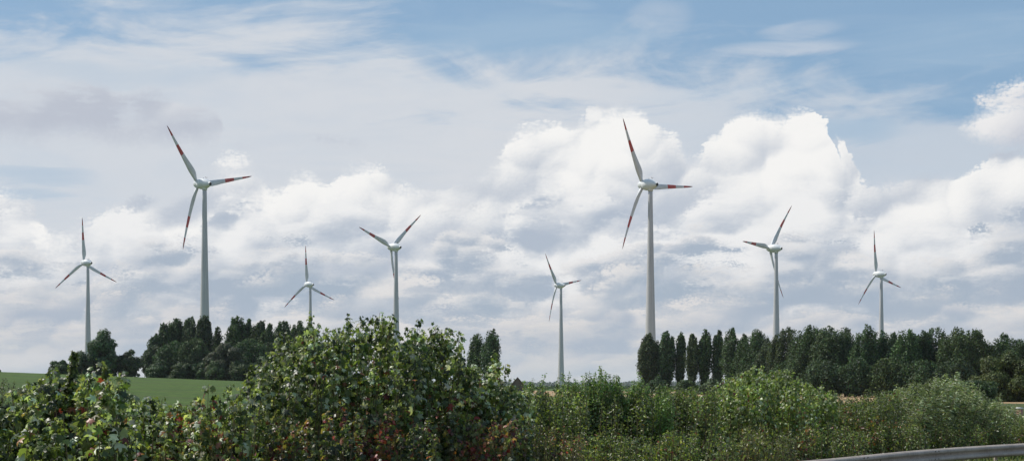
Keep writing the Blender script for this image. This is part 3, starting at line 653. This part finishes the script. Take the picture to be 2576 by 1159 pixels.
# barn gable beyond the hedge, brick pillar at the right edge
m, n, out = new_mat('weathered_boards'); q = oc(n)
principled(n, out, n.mix(n.noise(n.vm('MULTIPLY', q, (6, 6, .4)), 2, 4), (.09, .07, .05), (.19, .16, .13)), .85); M_BOARD = m
m, n, out = new_mat('roof_tiles'); q = oc(n)
principled(n, out, n.mix(n.noise(q, 4, 4, .6), (.10, .075, .06), (.17, .13, .11)), .85); M_ROOF = m
p = at(1302, 970, 420); zb = float(terr(p.x, p.y))
sh = empty('field_barn', (p.x, p.y, zb)); tag(sh, 'small brown gabled barn peeking over the end of the maple hedge', 'barn')
hw, he, hr, ln = 1.9, 2.3, 4.5, 2.6
mesh_obj('wall', [(-hw, -ln, -.3), (hw, -ln, -.3), (hw, ln, -.3), (-hw, ln, -.3), (-hw, -ln, he), (hw, -ln, he), (hw, ln, he), (-hw, ln, he), (0, -ln, hr - .15), (0, ln, hr - .15)],
         [(0, 1, 5, 8, 4), (1, 2, 6, 5), (2, 3, 7, 9, 6), (3, 0, 4, 7)], M_BOARD, sh)
e = .35; sl_ = (hr - he) / hw
V = [(-hw - e, -ln - e, he - e * sl_), (0, -ln - e, hr), (hw + e, -ln - e, he - e * sl_), (-hw - e, ln + e, he - e * sl_), (0, ln + e, hr), (hw + e, ln + e, he - e * sl_)]
ro = mesh_obj('roof', V, [(0, 1, 4, 3), (1, 2, 5, 4)], M_ROOF, sh); md = ro.modifiers.new('t', 'SOLIDIFY'); md.thickness = .14; md.offset = -1
MB().box(0, -ln - .03, .9, 1.5, .05, 1.8).build('door', M_ROOF, sh)
m, n, out = new_mat('brick'); bt = n.node('ShaderNodeTexBrick'); n.L.new(oc(n), bt.inputs[0]); bt.inputs['Scale'].default_value = 5
bt.inputs['Color1'].default_value = (.33, .15, .11, 1); bt.inputs['Color2'].default_value = (.40, .20, .15, 1); bt.inputs['Mortar'].default_value = (.35, .31, .27, 1)
principled(n, out, bt.outputs[0], .85); M_BRICK = m
m, n, out = new_mat('cap_stone'); principled(n, out, n.mix(n.noise(oc(n), 6, 4), (.55, .54, .50), (.72, .71, .68)), .7); M_CAP = m
p = at(2564, 1026, 88)
pl = empty('brick_pillar', (p.x, p.y, float(terr(p.x, p.y)))); tag(pl, 'short red brick pillar with a pale flat cap behind the right end of the hedge', 'pillar')
hp = p.z - pl.location.z
MB().box(0, 0, (hp - .05) / 2 - .1, .34, .34, hp + .15 - .05).build('shaft', M_BRICK, pl)
mb = MB(); mb.box(0, 0, hp + .0, .42, .42, .06); mb.box(0, 0, hp + .045, .30, .30, .035); mb.build('cap', M_CAP, pl)

# ------------------------------------------------------------------ hedge: shrubs along the embankment
HD = lambda x: float(np.interp(x, [-300, 0, 450, 1000, 1500, 2000, 2300, 2576, 2800], [17, 20, 23, 27, 33, 39, 45, 50, 55]))
GREEN = [(.075, .110, .030), (.055, .090, .028), (.095, .125, .045), (.12, .14, .055), (.035, .06, .02)]
YEL = (.24, .21, .05); RED = (.30, .055, .045); ORG = (.32, .12, .04); PINK = (.42, .20, .16)
def shrub(name, label, x0, x1, sil, D, dr, leaf_m, tmpl, cols, wts, group=None, autumn=0., spacing=.30, lstep=.07, ragged=.35, lean=(.05, 0), mat=None, spread=.30, cat='shrub', zlow=0., aut_cols=(RED, ORG, YEL, PINK), up=.35, leaders=.06):
    """a shrub of many upright leafy shoots; sil gives the height of its outline across the picture"""
    mat = mat or M_LEAF
    xc = (x0 + x1) / 2; org = np.array([(xc - 1288) / FPX * D, D, float(terr((xc - 1288) / FPX * D, D)) - .05])
    root = empty(name, org); tag(root, label, cat, group)
    sx = [p_[0] for p_ in sil]; sy = [p_[1] for p_ in sil]
    wid = (x1 - x0) / FPX * D; ns = max(int(wid * 2 * dr / spacing ** 2), 5)
    polys, radii, PP, NN, TT, SZ, HH, SB = [], [], [], [], [], [], [], []
    for i in range(ns):
        u = rng.uniform(-1, 1); w_ = rng.uniform(-1, 1)
        if abs(u) ** 3 + abs(w_) ** 3 > 1.0: continue
        d = D + w_ * dr; px = xc + u * (x1 - x0) / 2; X = (px - 1288) / FPX * d
        yt = np.interp(px, sx, sy); zt = EYE + (HOR - yt) / FPX * d
        z0 = float(terr(X, d)) - .05
        front = max(0, -w_ - .0)
        h = (zt - z0) * (1 - .26 * front ** 2 - .25 * max(0, w_) ** 2) - abs(rng.normal(0, ragged)) * .8 + ragged * .42
        ld = rng.uniform() < leaders
        if ld: h += rng.uniform(.08, .26)
        if h < .3: continue
        lx, ly = lean[0] * h + rng.normal(0, .05) * h, lean[1] * h + rng.normal(0, .05) * h - .12 * h * front
        b0_ = np.array([X - lx * .6, d - ly * .6, z0]); t1 = np.array([X + lx * .4, d + ly * .4, z0 + h])
        mid = (b0_ + t1) / 2 + rng.normal(0, .04 * h, 3) * [1, 1, 0]
        B = lambda t: ((1 - t) ** 2)[:, None] * b0_ + (2 * t * (1 - t))[:, None] * mid + (t * t)[:, None] * t1
        tt = np.linspace(0, 1, 5); polys.append([tuple(q_) for q_ in B(tt)]); radii.append([.016, .013, .010, .007, .003])
        nl = int(h / lstep * 2.0); sb = rng.uniform(.85, 1.15)
        t = rng.uniform(max(.02, min(.55, zlow / h)), 1.0, nl); t = np.where(rng.uniform(size=nl) < (.34 if ld else .14), 1 - rng.uniform(0, .6 / h if ld else .15, nl), t)
        off = rand_unit(nl); off[:, 2] *= .45; off = unit(off)
        rad = spread * (.30 + .70 * (1 - t) ** .6) * np.where(t > 1 - .5 / h, .62, 1.) * rng.uniform(.25, 1.0, nl)
        c_ = B(t); pos = c_ + off * rad[:, None]
        PP.append(pos); SZ.append(leaf_m * 1.0 * rng.uniform(.5, 1.2, nl) * sb * (1 - .45 * t ** 5))
        NN.append(unit(off * .55 + rand_unit(nl) * .62 + [0, -.10, up])); TT.append(unit(off + rand_unit(nl) * .5 + [lean[0] * 5, 0, -.35])); HH.append((pos[:, 2] - z0) / 2.6); SB.append(np.full(nl, rng.uniform(.7, 1.35)))
    PP, NN, TT, SZ, HH, SB = map(np.concatenate, (PP, NN, TT, SZ, HH, SB)); k = len(PP)
    tint = palette(k, cols, wts, .2) * SB[:, None]
    ph_ = rng.uniform(0, 9, 4); cl = np.sin(PP[:, 0] * 2.1 + ph_[0]) * np.sin(PP[:, 2] * 2.3 + ph_[1]) + .6 * np.sin(PP[:, 0] * 4.7 + ph_[2]) * np.sin(PP[:, 2] * 4.1 + ph_[3])
    tint = tint * (1 + .30 * np.clip(cl, -1.2, 1.2))[:, None]
    if autumn > 0:
        pr = autumn * np.clip(1.25 - HH, .08, 1) * np.where(cl > .35, 2.4, .22); sel = rng.uniform(size=k) < pr
        tint[sel] = palette(int(sel.sum()), list(aut_cols) + [(.10, .022, .025)], [2, 1.2, 1.4, 1, 1.8], .25)
    if len(polys) > 260: ix = rng.permutation(len(polys))[:260]; polys = [polys[i] for i in ix]; radii = [radii[i] for i in ix]
    stems_mesh(polys, radii, 'stems', M_TWIG, root, org, 4)
    leaves('foliage', PP, SZ, NN, TT, np.clip(tint, .004, .9), tmpl, mat, root, org)
    return root, k
tot = 0
def S(*a, **k_):
    global tot
    tot += shrub(*a, **k_)[1]
GH = 'maples of the roadside hedge'
mg = [(.052, .080, .022), (.085, .118, .030), (.17, .205, .050), (.45, .49, .35), (.026, .042, .012)]  # palest tone puts sky sheen and pale undersides into the leaf colour
S('maple_shrub', 'big leaved maple at the lower left corner with one lone shoot on top', -180, 330, [(-180, 985), (0, 985), (60, 955), (130, 938), (150, 934), (200, 932), (250, 928), (290, 934), (330, 965)], 20., 1.5, .165, T_MAPLE, mg, [3, 3, 1.1, 3.4, 1.6], GH, .10, spacing=.25, ragged=.16)
S('maple_shoot', 'lone upright leafy shoot sticking up above the lower left maple', 150, 172, [(150, 880), (172, 880)], 20.4, .10, .11, T_MAPLE, mg, [2, 3, 3, 0, 0], None, spacing=.16, lstep=.035, ragged=.02, spread=.09, zlow=1.6, cat='shoot')
S('maple_shrub', 'low sprawling maple in the dip in front of the green field', 270, 640, [(270, 975), (350, 992), (400, 1006), (440, 1012), (520, 1006), (560, 992), (600, 978), (640, 968)], 23.2, 1.5, .155, T_MAPLE, mg, [3, 3, 1.1, 3.4, 1.6], GH, .16, spacing=.26, ragged=.22)
S('maple_shrub', 'left half of the tall maple thicket, rising steeply from the dip', 590, 850, [(590, 985), (610, 950), (640, 905), (680, 858), (700, 835), (730, 822), (760, 834), (790, 822), (820, 832), (850, 822)], 26, 1.6, .155, T_MAPLE, mg, [3, 3, 1.1, 3.4, 1.6], GH, .12, spacing=.25, ragged=.22, leaders=.14)
S('maple_shrub', 'tallest maple of the hedge with pointed dark shoots against the sky', 820, 1060, [(820, 826), (850, 814), (880, 818), (905, 818), (930, 796), (960, 800), (975, 824), (1010, 834), (1040, 826), (1060, 828)], 27, 1.7, .155, T_MAPLE, mg, [3.2, 3, 1.2, 2.6, 2.0], GH, .12, spacing=.25, ragged=.24, leaders=.14)
S('maple_shrub', 'maple with one tall narrow shoot, right of the tallest maple', 1030, 1190, [(1030, 828), (1060, 828), (1090, 838), (1118, 824), (1130, 812), (1142, 835), (1152, 900), (1190, 925)], 28, 1.5, .155, T_MAPLE, mg, [3, 3, 1.1, 3.4, 1.6], GH, .14, spacing=.25, ragged=.2)
S('maple_shrub', 'rounded lighter maple at the right end of the tall thicket', 1150, 1340, [(1150, 935), (1190, 922), (1220, 925), (1252, 905), (1268, 940), (1285, 962), (1300, 984), (1340, 990)], 29, 1.5, .155, T_MAPLE, mg, [2.5, 3, 1.6, 3.4, 1.2], GH, .12, spacing=.25, ragged=.2)
GD = 'red leaved dogwoods at the foot of the hedge'
dw = [(.026, .042, .014), (.05, .07, .022), (.10, .12, .04), (.09, .035, .025)]
S('dogwood_shrub', 'reddish dogwood low in front of the tall maple, its left clump', 640, 900, [(640, 1070), (700, 1045), (800, 1040), (900, 1060)], 23.6, .9, .125, T_MAPLE, dw, [3, 3, 2, 1], GD, .34, spacing=.25, ragged=.15, lstep=.06)
S('dogwood_shrub', 'reddest dogwood low in front of the tallest maple', 880, 1120, [(880, 1060), (960, 1045), (1060, 1050), (1120, 1070)], 25, .9, .125, T_MAPLE, dw, [3, 3, 2, 1], GD, .42, spacing=.25, ragged=.15, lstep=.06)
S('dogwood_shrub', 'dark red speckled dogwood below the rounded lighter maple', 1100, 1330, [(1100, 1068), (1180, 1045), (1260, 1050), (1330, 1080)], 26.4, .9, .125, T_MAPLE, dw, [3, 3, 2, 1], GD, .40, spacing=.25, ragged=.15, lstep=.06)
GP = 'small leaved dark shrubs in the middle of the hedge'
pv = [(.036, .058, .014), (.066, .096, .020), (.16, .20, .04), (.34, .37, .20)]
S('privet_shrub', 'dark small leaved shrub right beside the rounded maple', 1250, 1480, [(1260, 958), (1285, 976), (1320, 978), (1340, 972), (1400, 976), (1440, 985), (1480, 990)], 31, 1.5, .10, T_OVAL, pv, [3.5, 3, 1.3, .8], GP, .03, spacing=.20, ragged=.2, lstep=.042, spread=.26)
S('privet_shrub', 'dark small leaved shrub behind the pale green saplings', 1450, 1640, [(1450, 984), (1500, 976), (1560, 976), (1640, 978)], 33.5, 1.6, .10, T_OVAL, pv, [3.5, 3, 1.3, .8], GP, .03, spacing=.20, ragged=.2, lstep=.042, spread=.26)
S('privet_shrub', 'dark small leaved shrub below the first right hand poplars', 1610, 1800, [(1610, 976), (1680, 976), (1740, 970), (1800, 970)], 35, 1.6, .10, T_OVAL, pv, [3.5, 3, 1.3, .8], GP, .03, spacing=.20, ragged=.2, lstep=.042, spread=.26)
S('bramble', 'yellowish bramble tangle at the bottom between dogwood and privet', 1250, 1470, [(1250, 1085), (1330, 1070), (1400, 1075), (1470, 1100)], 27.5, .8, .08, T_OVAL, [(.10, .10, .03), (.14, .13, .04), (.06, .07, .02), (.18, .13, .05)], [2, 2, 3, 1], None, .2, spacing=.2, ragged=.15, lstep=.05, cat='bramble')
GY = 'young pale green saplings above the low hedge'
yg = [(.12, .20, .055), (.16, .24, .08), (.09, .15, .045)]
for x, y, w, lb in [(1420, 932, 26, 'pale sapling at the foot of the lone bluish turbine'), (1332, 952, 16, 'tiny dark sapling over the end of the maple hedge'), (1356, 962, 14, 'small twiggy sapling left of the lone turbine'), (1465, 938, 26, 'left pale sapling of the bright cluster'), (1500, 917, 22, 'tallest pale sapling of the bright cluster'),
                    (1536, 940, 30, 'right pale sapling of the bright cluster'), (1582, 945, 18, 'slim sapling left of the first right hand poplar'), (1606, 950, 22, 'sapling touching the left edge of the first right hand poplar'), (1668, 962, 24, 'sapling in front of the second right hand poplar')]:
    S('sapling', lb, x - w, x + w, [(x - w, y + 32), (x - w * .4, y + 6), (x, y - 5), (x + w * .4, y + 8), (x + w, y + 32)], 33.2 if x > 1400 else 31, .35, .085, T_OVAL, yg, [2, 2, 2], GY, spacing=.105, ragged=.05, lstep=.05, spread=.15, zlow=1.5, cat='sapling', up=.5)
mr = [(.085, .130, .030), (.13, .185, .045), (.23, .29, .07), (.45, .49, .33), (.035, .055, .015)]  # palest tone again carries sky sheen and pale leaf backs as colour
S('maple_shrub', 'bright green maple left of the grey willow, tops against the dark trees', 1730, 1930, [(1730, 1000), (1770, 985), (1800, 965), (1840, 945), (1870, 930), (1890, 922), (1930, 935)], 38, 1.8, .115, T_MAPLE, mr, [2, 3, 2.6, 2.6, 1], GH, .05, spacing=.24, ragged=.2, lstep=.06)
S('maple_shrub', 'bright green maple below the two tipped tree of the far row', 1900, 2100, [(1900, 935), (1940, 928), (1985, 932), (2010, 950), (2050, 962), (2075, 985), (2100, 1000)], 39.5, 1.8, .115, T_MAPLE, mr, [2, 3, 2.6, 2.6, 1], GH, .05, spacing=.24, ragged=.2, lstep=.06)
S('hazel_shrub', 'mixed green and orange shrub in the saddle left of the grey willow', 2050, 2260, [(2050, 980), (2080, 978), (2115, 994), (2150, 996), (2180, 988), (2260, 980)], 41.5, 1.8, .115, T_OVAL, [(.06, .09, .03), (.09, .115, .04), (.13, .15, .06)], [3, 3, 2], None, .16, spacing=.22, ragged=.2, lstep=.048, aut_cols=(ORG, YEL, YEL, PINK))
wl = [(.12, .155, .075), (.21, .25, .15), (.50, .54, .42), (.05, .075, .035)]
GW = 'grey green willows of the right hedge'
S('willow_shrub', 'grey green windswept willow forming the high point of the right hedge', 2190, 2400, [(2190, 994), (2230, 978), (2262, 964), (2300, 962), (2335, 952), (2370, 958), (2400, 955)], 45, 2.0, .17, T_NARROW, wl, [3, 3, 2, 2.5], GW, .02, spacing=.22, ragged=.2, lstep=.034, lean=(.32, 0), mat=M_WILLOW, leaders=.16)
S('willow_shrub', 'grey green willow sloping down right of the hedge high point', 2370, 2510, [(2370, 958), (2400, 965), (2440, 985), (2470, 1005), (2510, 1020)], 47.5, 1.9, .17, T_NARROW, wl, [3, 3, 2, 2.5], GW, .02, spacing=.22, ragged=.2, lstep=.034, lean=(.32, 0), mat=M_WILLOW, leaders=.16)
S('willow_shrub', 'last grey green willow tufts of the hedge at the right picture edge', 2470, 2760, [(2470, 1010), (2510, 1002), (2540, 1024), (2562, 1044), (2585, 1040), (2600, 1010), (2760, 1020)], 50, 2.0, .17, T_NARROW, wl, [3, 3, 2, 1], GW, .03, spacing=.24, ragged=.2, lstep=.038, lean=(.2, 0), mat=M_WILLOW)
GB = 'low green bushes along the back of the guard rail'
lg = [(.050, .076, .018), (.085, .122, .028), (.17, .20, .045), (.36, .37, .22)]
for x0, x1, yt, D, lb, au in [(1440, 1640, 1085, 29, 'low dark bush at the bottom middle right of the bramble', .05), (1610, 1850, 1078, 31.5, 'low speckled bush at the bottom below the first poplars', .06), (1830, 2010, 1070, 34, 'light yellowish bush at the bottom just before the guard rail appears', .05),
                              (1990, 2180, 1062, 37, 'low bush with brown leaves behind the start of the guard rail', .16), (2160, 2340, 1055, 40, 'low green bush behind the middle of the guard rail', .06), (2320, 2480, 1050, 43.5, 'low dark bush behind the guard rail below the willow', .1), (2460, 2700, 1052, 46, 'low fresh green bush behind the right end of the guard rail', .05)]:
    yl = 'yellowish' in lb
    S('roadside_bush', lb, x0, x1, [(x0, yt + 30), (x0 * .7 + x1 * .3, yt), (x0 * .3 + x1 * .7, yt + 4), (x1, yt + 30)], D, 1.1, .095, T_OVAL, [(.10, .12, .035), (.15, .16, .055), (.08, .09, .03), (.19, .17, .07)] if yl else lg, [3, 3, 1.6, .6], GB, au, spacing=.21, ragged=.15, lstep=.048, cat='bush')
S('hawthorn_shrub', 'blackish bush at the left picture edge between hedge and field', -60, 52, [(-60, 960), (0, 950), (30, 955), (52, 985)], 60, 1.3, .10, T_OVAL, [(.03, .034, .022), (.045, .045, .03), (.06, .055, .04), (.022, .03, .018)], [3, 3, 1, 2], None, .02, spacing=.30, ragged=.2, lstep=.06)
print('hedge leaves', tot)
# weeds on the verge in front of the guard rail
def weeds(name, label, cx, cy, nb, rx, ry, h):
    org = np.array([cx, cy, 0.]); k = nb
    P0 = org + np.stack([rng.normal(0, rx, k), rng.normal(0, ry, k), np.zeros(k)], 1)
    z = rng.uniform(.02, 1, k) * h; P0[:, 2] = z
    o = leaves(name, P0, rng.uniform(.04, .09, k), unit(rand_unit(k) + [0, -.1, .6]), rand_unit(k) + [0, 0, .3], palette(k, [(.09, .12, .035), (.14, .16, .05), (.20, .19, .07), (.26, .16, .05)], [3, 3, 2, .6]), T_OVAL, M_LEAF, None, org)
    o.location = org; tag(o, label, 'weeds')
weeds('roadside_weeds', 'yellow green weeds in front of the guard rail at the lower right corner', 12.9, 36.3, 3500, .9, .6, .40)

# grass on the verge on both sides of the guard rail
k = 60000; s_ = rng.uniform(35, RS[-1] - 2, k); off = rng.uniform(-5.5, 1.5, k)
px_, py_ = np.interp(s_, RS, RD[:, 0]), np.interp(s_, RS, RD[:, 1]); tx = np.interp(s_ + .4, RS, RD[:, 0]) - px_; ty = np.interp(s_ + .4, RS, RD[:, 1]) - py_; tl = np.hypot(tx, ty) + 1e-9
X, Y = px_ + ty / tl * off, py_ - tx / tl * off
gp = np.stack([X, Y, terr(X, Y)], 1)
o = leaves('verge_grass', gp, rng.uniform(.10, .30, k), unit(rand_unit(k) * [1, 1, .2]), unit(rand_unit(k) * .5 + [.15, 0, 1]), palette(k, [(.07, .10, .03), (.11, .13, .045), (.18, .17, .08)], [3, 3, 1]), T_NARROW, M_LEAF, None, (0, 0, 0))
tag(o, 'rough green grass along the guard rail verge', 'grass', kind='stuff')

# ------------------------------------------------------------------ haze
m, n, out = new_mat('air'); pv_ = n.node('ShaderNodeVolumePrincipled'); pv_.inputs['Color'].default_value = (.90, .95, 1., 1); pv_.inputs['Density'].default_value = .000045
pv_.inputs['Anisotropy'].default_value = .2
n.L.new(pv_.outputs[0], out.inputs['Volume'])
mb = MB(); mb.box(0, 0, 79, 14400, 14400, 162); hzo = mb.build('haze', m); tag(hzo, 'thin pale summer haze over the fields', 'haze', kind='stuff')
